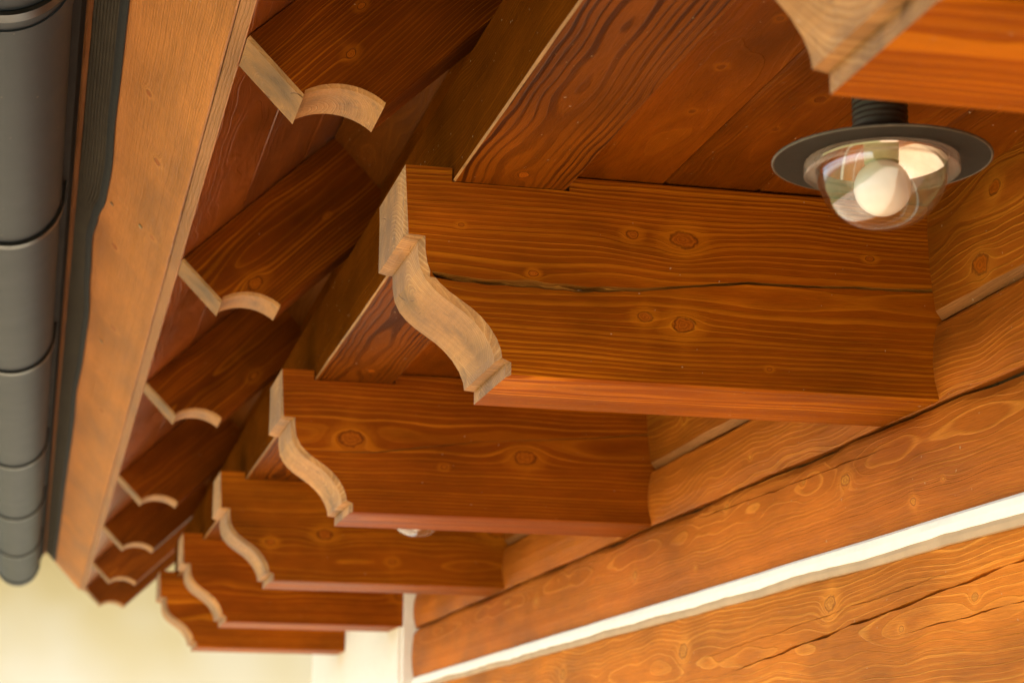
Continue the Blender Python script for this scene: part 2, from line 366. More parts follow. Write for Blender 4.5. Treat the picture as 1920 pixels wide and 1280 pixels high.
# ------------------------------------------------------------------ carved beam ends
PROF = [(0.3455, ZT), (0.3455, 0.5640), (0.3535, 0.5620), (0.3612, 0.5614), (0.3616, 0.5470), (0.3640, 0.5330), (0.3700, 0.5210), (0.3775, 0.5125),
        (0.3870, 0.5045), (0.3990, 0.4965), (0.4110, 0.4885), (0.4210, 0.4800), (0.4300, 0.4700), (0.4380, 0.4575), (0.4425, 0.4460), (0.4436, 0.4375), (0.4549, 0.4371), (0.4549, ZB)]
XEND = 0.985
def bracket(name, y, mats, cracks=(), seed=0.0):
    """Beam with an S-curved nose. Built as rings of the outline through its thickness; long checks are cut into the near face."""
    bm = bmesh.new(); c = 0.0065
    outline = list(PROF) + [(XEND, ZB), (XEND, ZT), (0.5215, ZT), (0.5215, 0.6255), (0.3950, 0.6255), (0.3950, ZT)]
    nend = len(PROF)
    def inset(i, am):
        x, z = outline[i]
        if i == 0: return (x+am*0.7*0, z)
        if i == 1: return (x+am*0.7, z+am*0.3)
        if i in (2, 3): return (x+am, z+am*0.6)
        if i < nend-2: return (x+am, z+am*0.55)
        if i == nend-2: return (x+am*0.75, z-0.0)
        if i == nend-1: return (x+am*0.75, z+am*0.28)
        if i == nend: return (x, z+am*0.28)
        return (x, z)
    def bow(i, am):   # nose block's near corner is bowed in
        x, z = inset(i, am); return (x, z)
    ins = [(0.0, 1.0), (c, 0.0), (BT-c*0.6, 0.0), (BT, 0.6)]
    rings = []
    for (yy, k) in ins:
        rings.append([bm.verts.new((bow(i, c*k)[0], yy, bow(i, c*k)[1])) for i in range(len(outline))])
    n = len(outline)
    for r0, r1 in zip(rings[:-1], rings[1:]):
        for i in range(n):
            j = (i+1) % n
            f = bm.faces.new((r0[i], r0[j], r1[j], r1[i]))
            f.material_index = 1 if (i < nend-1) else 0
    bm.faces.new(list(reversed(rings[-1])))
    near = rings[0]
    if not cracks:
        bm.faces.new(near)
    else:
        # cracks are given from the top down; the face is cut into bands between them
        def left_vert(z):  # index of last outline vertex above z on the nose side
            k = 0
            for i in range(nend):
                if near[i].co.z > z: k = i
            return k
        # single crack
        pts = cracks
        upv, dnv, inv = [], [], []
        N = 90
        for a in range(N+1):
            x = pts[0][0]+(XEND-0.002-pts[0][0])*a/N
            for q in range(len(pts)-1):
                if pts[q][0] <= x <= pts[q+1][0] or q == len(pts)-2:
                    s = (x-pts[q][0])/(pts[q+1][0]-pts[q][0]); zc = pts[q][1]+(pts[q+1][1]-pts[q][1])*s; h = pts[q][2]+(pts[q+1][2]-pts[q][2])*s
                    break
            zc += 0.0007*nz(x*22, seed)+0.0004*nz(x*110, seed)
            e1 = 0.6+0.7*abs(nz(x*24, seed, 3.0)); e2 = 0.6+0.7*abs(nz(x*31, seed, 5.0))
            h = max(h*0.95, 0.00012)
            upv.append(bm.verts.new((x, 0, zc+h*e1))); dnv.append(bm.verts.new((x, 0, zc-h*e2)))
            row = []
            for q in range(1, 4):
                zz = zc+h*e1-(h*e1+h*e2)*q/4
                dpt = 0.0004+h*(0.35+1.9*max(0.0, nz(x*26+q*1.9, seed, q*0.7)+0.22)*(1.25-0.25*q))
                row.append(bm.verts.new((x, min(0.012, dpt), zz)))
            inv.append(row)
        k = left_vert(pts[0][1])
        right_dn, right_up = near[nend], near[nend+1]
        upper = near[nend+1:] + near[:k+1] + upv
        lower = near[k+1:nend+1] + list(reversed(dnv))
        bm.faces.new(upper); bm.faces.new(lower)
        bm.faces.new((near[k], near[k+1], dnv[0], upv[0]))
        bm.faces.new((dnv[0], *reversed(inv[0]), upv[0]))
        for a in range(N):
            c0 = [upv[a]]+inv[a]+[dnv[a]]; c1 = [upv[a+1]]+inv[a+1]+[dnv[a+1]]
            for q in range(4): bm.faces.new((c0[q], c1[q], c1[q+1], c0[q+1])).material_index = 2
        bm.faces.new((right_dn, right_up, upv[-1], dnv[-1]))
    bm.normal_update()
    bmesh.ops.triangulate(bm, faces=[f for f in bm.faces if len(f.verts) > 6], ngon_method='EAR_CLIP')
    o = link('carved_beam', mesh(name, bm, mats)); o.location = (0, y, 0)
    return o
m_split = wood('fresh_split', 'xzy', (0.5, 0.3), 0.003, (0.16, 0.060, 0.008), (0.44, 0.19, 0.032), (), 0.004, 1.0, seed=9.0, rough=0.6)
k1 = [(0.6474, .5813, .0085), (0.59, .5829, .004), (0.4826, .5334, .0028), (0.604, .4955, .0050), (0.6462, .4895, .0075), (0.7412, .4473, .0018), (0.4054, .5796, .0020), (0.86, .575, .003)]
k2 = [(0.4541, .5367, .011), (0.7295, .5198, .010), (0.60, .50, .003)]
k3 = [(0.45, .50, .006), (0.92, .54, .012), (0.56, .52, .009), (0.7, .47, .005)]
bmats = []
for i, (kn, pith, sp, sd2) in enumerate([([(0.8, .5, .01)], (0.53, 0.06), .0050, 11.), (k1, (0.525, 0.040), .0044, 12.), (k2, (0.545, 0.050), .0046, 13.), (k3, (0.47, 0.06), .0048, 14.), ([(0.6, .55, .008), (0.9, .5, .01)], (0.53, 0.10), .0048, 15.), ([(0.7, .5, .008)], (0.53, 0.10), .0048, 16.)]):
    fr_, fg_ = ((1.04, 1.04), (1.0, 1.0), (0.90, 0.84), (0.96, 0.98), (1.0, 0.92), (1.06, 0.98))[i]
    bmats.append([wood('beam_stain', 'xzy', pith, sp, (EARLY[0]*fr_, EARLY[1]*fg_, EARLY[2]), (LATE[0]*fr_, LATE[1]*fg_, LATE[2]), kn, 0.0055, 1.05, seed=sd2, whorl=0.22, bulge=0.9),
                  endgrain('beam_nose_grain', 'xzy', (pith[0]-0.02, 0.07), spacing=sp*1.1, seed=sd2+0.5, warp=0.012), m_split])
crack1 = [(0.3735, .5260, .0040), (0.3978, .5228, .0046), (0.4259, .5210, .0044), (0.4827, .5210, .0050), (0.5402, .5198, .0044), (0.5984, .5235, .0028), (0.6574, .5310, .0020), (0.7173, .5388, .0026), (0.7779, .5391, .0024), (0.8393, .5415, .0020), (0.93, .5440, .0026), (XEND, .545, .0010)]
crack2 = [(0.40, .515, .0003), (0.4893, .5169, .0016), (0.5724, .5292, .0012), (0.6567, .5416, .0005), (0.7422, .5483, .0008), (0.8289, .5551, .0010), (0.9168, .5655, .0014), (XEND, .57, .001)]
BL = ['nearest carved beam end, cut off by the top right corner, in front of the lamp',
      'large sharp carved beam end in the middle, with a long split along its side',
      'carved beam end just behind the central one, with two big round knots',
      'third carved beam back, with the small lamp dome showing just above it',
      'carved beam end where the log wall meets the cream plaster',
      'farthest carved beam end, lowest in the photo against the pale background']
for i, y in enumerate(BY):
    o = bracket('carved_beam', y, bmats[i], crack1 if i == 1 else crack2 if i == 2 else (), float(i))
    tag(o, BL[i], 'carved beam', 'carved beam ends in a row under the eave')

# ------------------------------------------------------------------ beams along the eave
def bar(name, x0, x1, z0, z1, y0, y1, mats, ch=0.003, label=None, cat=None, step=0.06, wob=0.0006, seed=0.0):
    bm = bmesh.new(); ny = int((y1-y0)/step); prev = None
    for i in range(ny+1):
        y = y0+(y1-y0)*i/ny; e = wob*nz(y*4, seed, 1)+wob*nz(y*17, seed, 1); e2 = wob*nz(y*4, seed, 6)
        c = ch*(1+0.5*nz(y*11, seed, 3))
        P = [(x0, z1), (x0, z0+c), (x0+c, z0), (x1-c, z0), (x1, z0+c), (x1, z1)]
        P = [(p[0]+e, p[1]+e2) for p in P]
        cur = [bm.verts.new((p[0], y, p[1])) for p in P]
        if prev:
            for k in range(6):
                f = bm.faces.new((prev[k], prev[(k+1) % 6], cur[(k+1) % 6], cur[k]))
                if k in (1, 3): f.material_index = 1
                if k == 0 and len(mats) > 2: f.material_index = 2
        else: bm.faces.new(cur)
        prev = cur
    bm.faces.new(list(reversed(prev)))
    o = link(name, mesh(name, bm, mats))
    if label: tag(o, label, cat)
    return o
m_pur = wood('purlin_stain', 'yxz', (0.448, 0.660), 0.0066, (0.040, 0.0085, 0.0007), (0.150, 0.038, 0.002), [(1.905, .462, .006), (2.9, .47, .006)], 0.011, 1.5, seed=21.0, lw=0.55, invert=True, bulge=2.0)
m_side = wood('purlin_side_shaded_stain', 'yzx', (0.52, 0.45), 0.004, (0.085, 0.0215, 0.0018), (0.14, 0.038, 0.003), (), 0.010, 0.7, seed=23.0, rough=0.8, spec=0.0)  # outer face: stain darkened, shade under the rafters put into the colour
m_plate = wood('plate_stain', 'yzx', (0.8, 0.55), 0.005, (0.11, 0.028, 0.002), (0.19, 0.055, 0.004), (), 0.012, 0.6, seed=22.0, blot=1.4, rough=0.8, spec=0.0)
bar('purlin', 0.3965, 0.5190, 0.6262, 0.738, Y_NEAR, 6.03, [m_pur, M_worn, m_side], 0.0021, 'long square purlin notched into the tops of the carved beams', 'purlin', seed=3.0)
plate = empty('upper_purlin', (0.55, 3.0, 0.74), 'dark beam set back above the purlin, closed with boards between the rafters', 'beam')
o = bar('beam', 0.478, 0.60, 0.7395, 0.922, Y_NEAR, 6.03, [m_plate, m_plate], 0.002, seed=4.0)
o.parent = plate; o.matrix_parent_inverse = Matrix.Translation((-0.55, -3.0, -0.74))

# ------------------------------------------------------------------ rafters (local x up the slope, local z square to it)
TH = R(43.5); P0 = Vector((0.180, 0, 0.781)); ROT = (0, -TH, 0)
cs, sn = math.cos(TH), math.sin(TH)
def toslope(x, z):
    dx, dz = x-P0.x, z-P0.z
    return (dx*cs+dz*sn, -dx*sn+dz*cs)
def rafter_mesh(name, mats, th=0.0906, seed=0.0):
    A = toslope(0.2417, 0.7179); B = toslope(0.3297, 0.7172); ap = toslope(0.2820, 0.7335)
    pts = [(0.0, -0.0015), (A[0]*0.5, -0.0015+(A[1]+0.0015)*0.5), A, (A[0]+0.004, A[1]+0.003)]
    # arc through A', apex, B
    a0 = Vector(pts[-1]); b0 = Vector((B[0]-0.001, B[1])); mid = (a0+b0)/2; apv = Vector(ap)
    chord = (b0-a0); nrm = Vector((-chord.y, chord.x)).normalized()
    if nrm.dot(apv-mid) < 0: nrm = -nrm
    hgt = (apv-mid).dot(nrm); half = chord.length/2; rad = (half*half+hgt*hgt)/(2*hgt); cen = mid+nrm*(hgt-rad)
    ang0 = math.atan2(a0.y-cen.y, a0.x-cen.x); ang1 = math.atan2(b0.y-cen.y, b0.x-cen.x)
    d = (ang1-ang0+math.pi) % (2*math.pi)-math.pi
    for k in range(1, 13): pts.append((cen.x+rad*math.cos(ang0+d*k/12), cen.y+rad*math.sin(ang0+d*k/12)))
    nend = len(pts)
    bot = B[1]
    pts += [(0.52, bot), (0.52, -0.0015)]
    bm = bmesh.new(); c = 0.004
    def ins(i, k):
        x, z = pts[i]
        if i < nend: return (x+c*k*0.9, z if i in (0,) else z+c*k*0.55)
        return (x, z)
    rings = []
    for yy, k in ((0, 1.0), (c, 0), (th-c, 0), (th, 1.0)):
        rings.append([bm.verts.new((*[ins(i, k)[0]], yy, ins(i, k)[1])) for i in range(len(pts))])
    n = len(pts)
    for r0, r1 in zip(rings[:-1], rings[1:]):
        for i in range(n):
            f = bm.faces.new((r0[i], r0[(i+1) % n], r1[(i+1) % n], r1[i])); f.material_index = 1 if i < nend-1 else 0
    bm.faces.new(rings[0]); bm.faces.new(list(reversed(rings[-1])))
    bm.normal_update()
    bmesh.ops.triangulate(bm, faces=[f for f in bm.faces if len(f.verts) > 6], ngon_method='EAR_CLIP')
    return mesh(name, bm, mats)
RE = (0.135, 0.028, 0.0018); RL = (0.310, 0.086, 0.005)
m_rend = endgrain('rafter_end_grain', 'xzy', (-0.05, 0.07), seed=31.0, spacing=0.0035, contrast=0.45)
m_ra = wood('rafter_stain_near', 'xzy', (-0.20, 0.05), 0.0040, RE, RL, [(0.075, -.083, .004), (0.12, -.05, .003)], 0.008, 0.9, seed=32.0, blot=1.5)
m_rb = wood('rafter_stain_second', 'xzy', (-0.06, 0.035), 0.0050, RE, RL, [(0.215, -.088, .0025), (0.06, -.098, .008)], 0.010, 1.0, seed=33.0, blot=1.5)
m_rc = wood('rafter_stain_third', 'xzy', (-0.075, 0.022), 0.0058, RE, RL, [(0.17, -.125, .006)], 0.012, 0.9, seed=34.0, blot=1.5)
m_rd = wood('rafter_stain_far', 'xzy', (-0.07, 0.03), 0.0055, RE, RL, (), 0.012, 0.9, seed=35.0, randomize=True, blot=1.5)
RLAB = ['scalloped rafter tail at the upper left, nearest and widest, with fine straight grain',
        'second scalloped rafter tail from the top, left of the sharp central beam',
        'third scalloped rafter tail from the top, with long pointed grain figures',
        'fourth scalloped rafter tail from the top, left of the third carved beam',
        'fifth scalloped rafter tail, third up from the far end of the eave',
        'next-to-last scalloped rafter tail near the far end of the eave',
        'last scalloped rafter tail at the far end, seen against the pale background']
rms = [rafter_mesh('rafter', [mm, m_rend]) for mm in (m_ra, m_rb, m_rc, m_rd)]
for i, y in enumerate(RY):
    o = link('rafter', rms[min(i, 3)]); o.location = (P0.x, y, P0.z); o.rotation_euler = ROT
    tag(o, RLAB[i], 'rafter', 'scalloped rafter tails along the eave')

# blocking boards between the rafters (square to the slope, on the upper purlin)
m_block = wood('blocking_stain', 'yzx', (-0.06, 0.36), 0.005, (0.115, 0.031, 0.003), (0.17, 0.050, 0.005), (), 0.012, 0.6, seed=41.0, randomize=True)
ys = [Y_NEAR]+RY[:5]+[6.05]
for a in range(len(ys)-1):
    if ys[a+1]-ys[a] < 0.2: continue
    ya = ys[a]+(0.092 if a else 0); yb = ys[a+1]-0.0015
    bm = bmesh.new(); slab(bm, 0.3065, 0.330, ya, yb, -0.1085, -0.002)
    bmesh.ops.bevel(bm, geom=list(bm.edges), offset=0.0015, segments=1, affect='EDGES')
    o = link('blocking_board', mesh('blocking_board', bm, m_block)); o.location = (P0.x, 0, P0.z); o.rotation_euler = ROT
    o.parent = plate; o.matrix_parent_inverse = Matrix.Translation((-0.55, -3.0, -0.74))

# ------------------------------------------------------------------ roof deck, fascia, membrane, batten
m_sheath = wood('sheathing_stain', 'yxz', (0.06, 0.09), 0.0050, (0.19, 0.044, 0.004), (0.27, 0.070, 0.006), [(2.52, .05, .004), (2.3, .03, .003), (3.1, .06, .005)], 0.012, 0.55, seed=51.0, rough=0.36, spec=0.5)
m_sheath2 = wood('sheathing_stain_inner', 'yxz', (0.18, 0.08), 0.0050, (0.16, 0.036, 0.003), (0.24, 0.060, 0.005), (), 0.012, 0.5, seed=52.0, rough=0.38, spec=0.5)
m_fed = wood('fascia_edge', 'yzx', (0.05, 0.03), 0.004, (0.30, 0.112, 0.028), (0.40, 0.165, 0.046), (), 0.008, 0.6, seed=62.0, rough=0.6, spec=0.25, saw=0.12, gray=0.25)
deck = empty('roof_deck', (P0.x, 0, P0.z), 'reddish brown roof boarding seen between the rafter tails', 'roof'); deck.rotation_euler = ROT
def dpart(name, bm, mt, parent=deck):
    return link(name, mesh(name, bm, mt), parent)
def plank(bm, x0, x1, y0, y1, z0, z1, ch=0.0010, mi=0):
    """board with its two lower long edges chamfered"""
    P = [(x0, z1), (x0, z0+ch), (x0+ch, z0), (x1-ch, z0), (x1, z0+ch), (x1, z1)]
    a = [bm.verts.new((p[0], y0, p[1])) for p in P]; b = [bm.verts.new((p[0], y1, p[1])) for p in P]
    for k in range(6): bm.faces.new((a[k], a[(k+1) % 6], b[(k+1) % 6], b[k]))
    bm.faces.new(a); bm.faces.new(list(reversed(b)))
for (x0, x1, z0, mt) in ((-0.0008, 0.1178, 0.0, m_sheath), (0.1192, 0.2440, 0.0006, m_sheath2), (0.2456, 0.372, 0.0003, m_sheath2)):
    bm = bmesh.new(); plank(bm, x0, x1, Y_NEAR, ROOF_END, z0, 0.0182)
    if x0 < 0:
        bm.normal_update()
        for f in bm.faces:
            if f.calc_center_median().x < -0.0002: f.material_index = 1
    dpart('roof_board', bm, [mt, m_fed])
m_roofing = plain('roof_covering', (0.06, 0.055, 0.05), 0.8, 0.3, nscale=20)
bm = bmesh.new(); slab(bm, 0.0172, 3.4, Y_NEAR, ROOF_END-0.01, 0.0188, 0.2450)
dpart('roof_covering', bm, m_roofing)
bm = bmesh.new(); slab(bm, 0.376, 3.4, Y_NEAR, ROOF_END-0.3, 0.002, 0.0162)
dpart('roof_board', bm, m_sheath2)

FE = (0.375, 0.135, 0.027); FL = (0.450, 0.180, 0.040)
m_fas = wood('fascia_stain', 'yzx', (0.36, 0.06), 0.0036, FE, FL, [(2.15, .150, .0055), (2.62, .08, .006), (2.42, .115, .0045), (3.2, .13, .006), (2.95, .06, .0045), (3.7, .10, .007), (4.5, .09, .007), (1.95, .075, .004)], 0.006, 0.6, seed=61.0, rough=0.65, spec=0.2, saw=0.10, gray=0.07, blot=0.8, rimdark=0.75, bulge=2.0)
fascia = empty('fascia_board', (P0.x, 0, P0.z), 'wide pale brown fascia board beside the gutter, tilted along the eave', 'fascia'); fascia.rotation_euler = ROT
bm = bmesh.new(); prev = None
FEND = 8.10
for i in range(121):
    y = Y_NEAR+(FEND-Y_NEAR)*i/120
    e = 0.0009*nz(y*3, 1.7)+0.0005*nz(y*14, 2.7)
    P = [(0.0160, 0.2380), (0.0160, 0.0206), (0.0, 0.0206+e), (-0.0016, 0.0218+e), (-0.0013+0.0006*nz(y*2, 9), 0.12), (-0.0013, 0.2380)]
    cur = [bm.verts.new((p[0], y, p[1])) for p in P]
    if prev:
        for k in range(6):
            f = bm.faces.new((prev[k], prev[(k+1) % 6], cur[(k+1) % 6], cur[k]))
            if k in (1, 2): f.material_index = 1
    else: bm.faces.new(cur)
    prev = cur
bm.faces.new(list(reversed(prev)))
link('board', mesh('board', bm, [m_fas, m_fed]), fascia)
m_screw = plain('screw_steel', (0.35, 0.30, 0.22), 0.4, 0.5, 0.8, nscale=200)
for (yy, zz) in ((1.99, 0.118), (2.955, 0.063), (3.0, 0.125), (3.89, 0.10)):
    bm = bmesh.new(); bmesh.ops.create_cone(bm, cap_ends=True, segments=14, radius1=0.0042, radius2=0.0036, depth=0.002)
    bmesh.ops.rotate(bm, verts=bm.verts, cent=(0, 0, 0), matrix=Matrix.Rotation(R(90), 3, 'Y'))
    o = link('screw_head', mesh('screw_head', bm, m_screw), fascia); o.location = (-0.0020, yy, zz+0.0226)

# vent membrane strip
t = NT('vent_membrane'); tc = t.n('ShaderNodeTexCoord'); sp = t.n('ShaderNodeSeparateXYZ'); t.t.links.new(tc.outputs['Object'], sp.inputs[0])
wv = t.m('FRACT', t.m('MULTIPLY', t.m('ADD', sp.outputs[1], t.m('MULTIPLY', sp.outputs[2], 0.6)), 330.0))
wr = t.rng(wv, 0.35, 0.65, 0.0, 1.0, True)
n = t.noise(tc.outputs['Object'], 45, 4, 0.6)
c = t.mix(wr, (0.006, 0.0055, 0.0045), (0.060, 0.047, 0.027))
c = t.mix(1.0, c, t.gray(t.rng(n, .3, .7, .75, 1.25)), 'MULTIPLY')
t.bsdf(c, 0.8, 0.12, bump=wr, dist=0.0012)
m_mem = t.mat
m_rub = plain('membrane_edge', (0.016, 0.018, 0.018), 0.7, 0.15, nscale=60)
mem = empty('vent_membrane', (P0.x, 0, P0.z), 'wavy dark ribbed membrane strip hanging over the top of the fascia', 'membrane'); mem.rotation_euler = ROT
def edge_s(y):
    pts = [(-2, .148), (1.6, .1465), (2.2, .1485), (2.6, .146), (2.85, .1405), (3.0, .143), (3.13, .153), (3.26, .1585), (3.5, .154), (3.8, .1465), (4.2, .147), (4.6, .152), (5.0, .148), (6.0, .150), (7, .149), (9, .150)]
    for (a, sa), (b, sb) in zip(pts[:-1], pts[1:]):
        if a <= y <= b:
            q = (y-a)/(b-a); q = q*q*(3-2*q); return sa+(sb-sa)*q
    return .148
bm = bmesh.new(); bm2 = bmesh.new(); prev = prev2 = None
NR = 9
for i in range(301):
    y = Y_NEAR+(8.03-Y_NEAR)*i/300; s0 = edge_s(y)+0.0156; s1 = 0.2262+0.001*nz(y*3, 5)
    off = -0.0042-0.0035*max(0, (s0-0.1626)/0.01)-0.001*nz(y*2.3, 8)
    cur = []
    sb = s0+0.0125
    for k in range(NR*4+1):
        q = k/(NR*4); cur.append(bm.verts.new((off-0.0026*(0.5-0.5*math.cos(2*math.pi*NR*q)), y, sb+(s1-sb)*q)))
    c2 = [bm2.verts.new((px, y, pz)) for px, pz in ((off+0.0008, s0), (off-0.0016, s0-0.0002), (off-0.0022, s0+0.0060), (off-0.0020, sb+0.0005), (off+0.0008, sb+0.0005))]
    if prev:
        for k in range(len(cur)-1): bm.faces.new((prev[k], prev[k+1], cur[k+1], cur[k]))
        for k in range(5): bm2.faces.new((prev2[k], prev2[(k+1) % 5], c2[(k+1) % 5], c2[k]))
    prev, prev2 = cur, c2
link('ribbed_mesh', mesh('ribbed_mesh', bm, m_mem, True), mem); link('rubber_edge', mesh('rubber_edge', bm2, m_rub), mem)

m_bat = wood('batten_stain', 'yzx', (0.2, 0.0), 0.004, (0.14, 0.055, 0.016), (0.20, 0.085, 0.028), (), 0.006, 0.6, seed=71.0, rough=0.7)
bm = bmesh.new(); prev = None
for i in range(241):
    y = Y_NEAR+(8.09-Y_NEAR)*i/240; e = 0.0014*nz(y*16, 4.4)+0.0008*nz(y*50, 1.4)
    cur = [bm.verts.new((px, y, pz)) for px, pz in ((-0.0016, 0.2262), (-0.0086, 0.2262), (-0.0090, 0.2168+0.4*e), (-0.0160, 0.2168+0.4*e), (-0.0160, 0.2325+e), (-0.0016, 0.2400+e))]
    if prev:
        for k in range(6): bm.faces.new((prev[k], prev[(k+1) % 6], cur[(k+1) % 6], cur[k]))
    else: bm.faces.new(cur)
    prev = cur
bm.faces.new(list(reversed(prev)))
o = link('eave_batten', mesh('eave_batten', bm, m_bat)); o.location = (P0.x, 0, P0.z); o.rotation_euler = ROT
tag(o, 'thin rough brown batten between the membrane strip and the gutter', 'batten')

# ------------------------------------------------------------------ gutter
t = NT('gutter_paint'); tc = t.n('ShaderNodeTexCoord')
n = t.noise(tc.outputs['Object'], 14, 5, 0.6); nf = t.noise(tc.outputs['Object'], 700, 2, 0.6); nd = t.noise(tc.outputs['Object'], 120, 2, 0.5)
c = t.mix(1.0, (0.0095, 0.0165, 0.0240), t.gray(t.rng(n, .3, .7, .96, 1.04)), 'MULTIPLY')
c = t.mix(t.rng(nd, .74, .78, 0, 0.5), c, (0.25, 0.2, 0.14))
t.bsdf(c, t.rng(n, .3, .7, .58, .62), 0.28, 0.0, bump=nf, dist=0.0001)
m_gut = t.mat
m_hoop = plain('gutter_hoop_steel', (0.010, 0.010, 0.010), 0.35, 0.5, 0.3, nscale=60)
GC = Vector((-0.0785, 0, 0.876)); GR = 0.0782
gut = empty('gutter', (GC.x, 0, GC.z), 'dark grey half-round metal gutter along the left edge', 'gutter')
def arc_strip(y0, y1, rad, thick, a0, a1, n=40, extra=()):
    prof = [(rad*math.cos(R(a0+(a1-a0)*k/n)), rad*math.sin(R(a0+(a1-a0)*k/n))) for k in range(n+1)] + list(extra)
    inner = [((rad-thick)*math.cos(R(a0+(a1-a0)*k/n)), (rad-thick)*math.sin(R(a0+(a1-a0)*k/n))) for k in range(n+1)] + [(p[0]-thick, p[1]) for p in extra]
    loop = prof+list(reversed(inner)); bm = bmesh.new(); L = len(loop); P = len(prof)
    a = [bm.verts.new((p[0], y0, p[1])) for p in loop]; b = [bm.verts.new((p[0], y1, p[1])) for p in loop]
    for k in range(L): bm.faces.new((a[k], a[(k+1) % L], b[(k+1) % L], b[k]))
    for k in range(P-1):
        bm.faces.new((a[k], a[L-1-k], a[L-2-k], a[k+1])); bm.faces.new((b[k], b[k+1], b[L-2-k], b[L-1-k]))
    return bm
def smooth_part(name, bm, mt, parent, ang=40):
    o = link(name, mesh(name, bm, mt, True), parent)
    o.data.set_sharp_from_angle(angle=R(ang)); return o
smooth_part('trough', arc_strip(Y_NEAR, 8.0, GR, 0.0015, 180, 360, 56, [(GR, 0.02)]), m_gut, gut)
bm = bmesh.new(); slab(bm, -0.0, 0.0, 0, 1, 0, 1); bm.free()
# rolled front bead
bm = bmesh.new()
ringp = None
for y in (Y_NEAR, 8.0):
    cur = [bm.verts.new((-GR-0.006+0.008*math.cos(2*math.pi*k/16), y, 0.004+0.008*math.sin(2*math.pi*k/16))) for k in range(16)]
    if ringp:
        for k in range(16): bm.faces.new((ringp[k], ringp[(k+1) % 16], cur[(k+1) % 16], cur[k]))
    ringp = cur
smooth_part('rolled_bead', bm, m_gut, gut)
bm = arc_strip(8.001, 8.016, GR+0.0022, 0.004, 176, 364, 56)
vv = [bm.verts.new((GR*math.cos(R(180+180*k/40)), 8.009, GR*math.sin(R(180+180*k/40)))) for k in range(41)]; bm.faces.new(vv)
smooth_part('end_cap', bm, m_gut, gut)
for yy in [1.02] + [y+0.035 for y in RY]:
    if yy > 7.95: continue
    smooth_part('hoop', arc_strip(yy, yy+0.022, GR+0.0058, 0.0045, 176, 360, 48, [(GR+0.0068, 0.02), (GR+0.0105, 0.045), (GR+0.0145, 0.066)]), m_hoop, gut)
smooth_part('joint_sleeve', arc_strip(2.078, 2.135, GR+0.0022, 0.0018, 178, 360, 48), m_gut, gut)
# apron flashing behind the trough
bm = bmesh.new(); pr = [(0.0690, 0.010), (0.0745, 0.020), (0.0870, 0.026), (0.0960, 0.066)]
loop = pr+[(p[0]+0.0012, p[1]) for p in reversed(pr)]
a = [bm.verts.new((p[0], Y_NEAR, p[1])) for p in loop]; b = [bm.verts.new((p[0], 7.99, p[1])) for p in loop]
for k in range(8): bm.faces.new((a[k], a[(k+1) % 8], b[(k+1) % 8], b[k]))
link('apron_flashing', mesh('apron_flashing', bm, plain('apron_metal', (0.010, 0.009, 0.0085), 0.8, 0.08, 0.0, nscale=15)), gut)

# ------------------------------------------------------------------ soffit ceiling
sof = empty('soffit_ceiling', (0.72, 2.0, 0.6425), 'stained board ceiling between the purlin and the log wall', 'ceiling')
CE = (0.132, 0.030, 0.0012); CL = (0.205, 0.057, 0.003)
for j, (x0, x1) in enumerate(((0.5205, 0.6272), (0.6287, 0.7332), (0.7347, 0.8392), (0.8407, 0.9440))):
    kn = [[(1.60, x0+.05, .0035), (1.72, x0+.062, .003), (1.48, x0+.06, .003)], [(1.66, x0+.06, .005), (1.56, x0+.045, .004), (1.75, x0+.05, .003)], [(1.8, x0+.05, .004), (1.4, x0+.04, .004)], [(1.6, x0+.05, .005)]][j]
    mt = wood('ceiling_board_stain', 'yxz', (x0+0.06, 0.642+(0.03 if j == 1 else 0.07)), 0.0045, tuple(q*(1.12, .92, 1.05, .95)[j] for q in CE), tuple(q*(1.12, .92, 1.05, .95)[j] for q in CL), kn, 0.012, (0.3, 0.55, .5, .5)[j], seed=80.0+j*3.3, rough=0.42, blot=1.3, kcol=((0.085, 0.018, 0.001), (0.14, 0.034, 0.002)), rimdark=0.3)
    bm = bmesh.new(); plank(bm, x0, x1, Y_NEAR, WALL_END+0.9, 0.6425+0.0006*j, 0.662, 0.0024)
    o = link('ceiling_board', mesh('ceiling_board', bm, mt)); o.parent = sof; o.matrix_parent_inverse = Matrix.Translation((-0.72, -2.0, -0.6425))

# ------------------------------------------------------------------ ceiling lamps
def lathe(prof, n=64, closed=False):
    bm = bmesh.new(); rings = []
    for r, z in prof:
        rings.append([bm.verts.new((r*math.cos(2*math.pi*k/n), r*math.sin(2*math.pi*k/n), z)) for k in range(n)] if r > 1e-6 else [bm.verts.new((0, 0, z))])
    for a, b in zip(rings[:-1], rings[1:]):
        for k in range(n):
            if len(a) == 1 and len(b) == 1: continue
            if len(a) == 1: bm.faces.new((a[0], b[(k+1) % n], b[k]))
            elif len(b) == 1: bm.faces.new((a[k], a[(k+1) % n], b[0]))
            else: bm.faces.new((a[k], a[(k+1) % n], b[(k+1) % n], b[k]))
    return bm
t = NT('clear_dome'); lw_ = t.n('ShaderNodeLayerWeight'); lw_.inputs['Blend'].default_value = 0.5
tr = t.n('ShaderNodeBsdfTransparent'); tr.inputs[0].default_value = (0.965, 0.955, 0.94, 1)
gl = t.n('ShaderNodeBsdfGlossy'); gl.inputs['Roughness'].default_value = 0.03
mx = t.n('ShaderNodeMixShader'); t.t.links.new(t.m('MULTIPLY_ADD', t.m('POWER', lw_.outputs['Facing'], 3.5), 0.50, 0.09), mx.inputs[0])
t.t.links.new(tr.outputs[0], mx.inputs[1]); t.t.links.new(gl.outputs[0], mx.inputs[2]); t.t.links.new(mx.outputs[0], t.out.inputs[0])
m_glass = t.mat
t = NT('clear_flange'); tr = t.n('ShaderNodeBsdfTransparent'); tr.inputs[0].default_value = (0.97, 0.95, 0.93, 1)
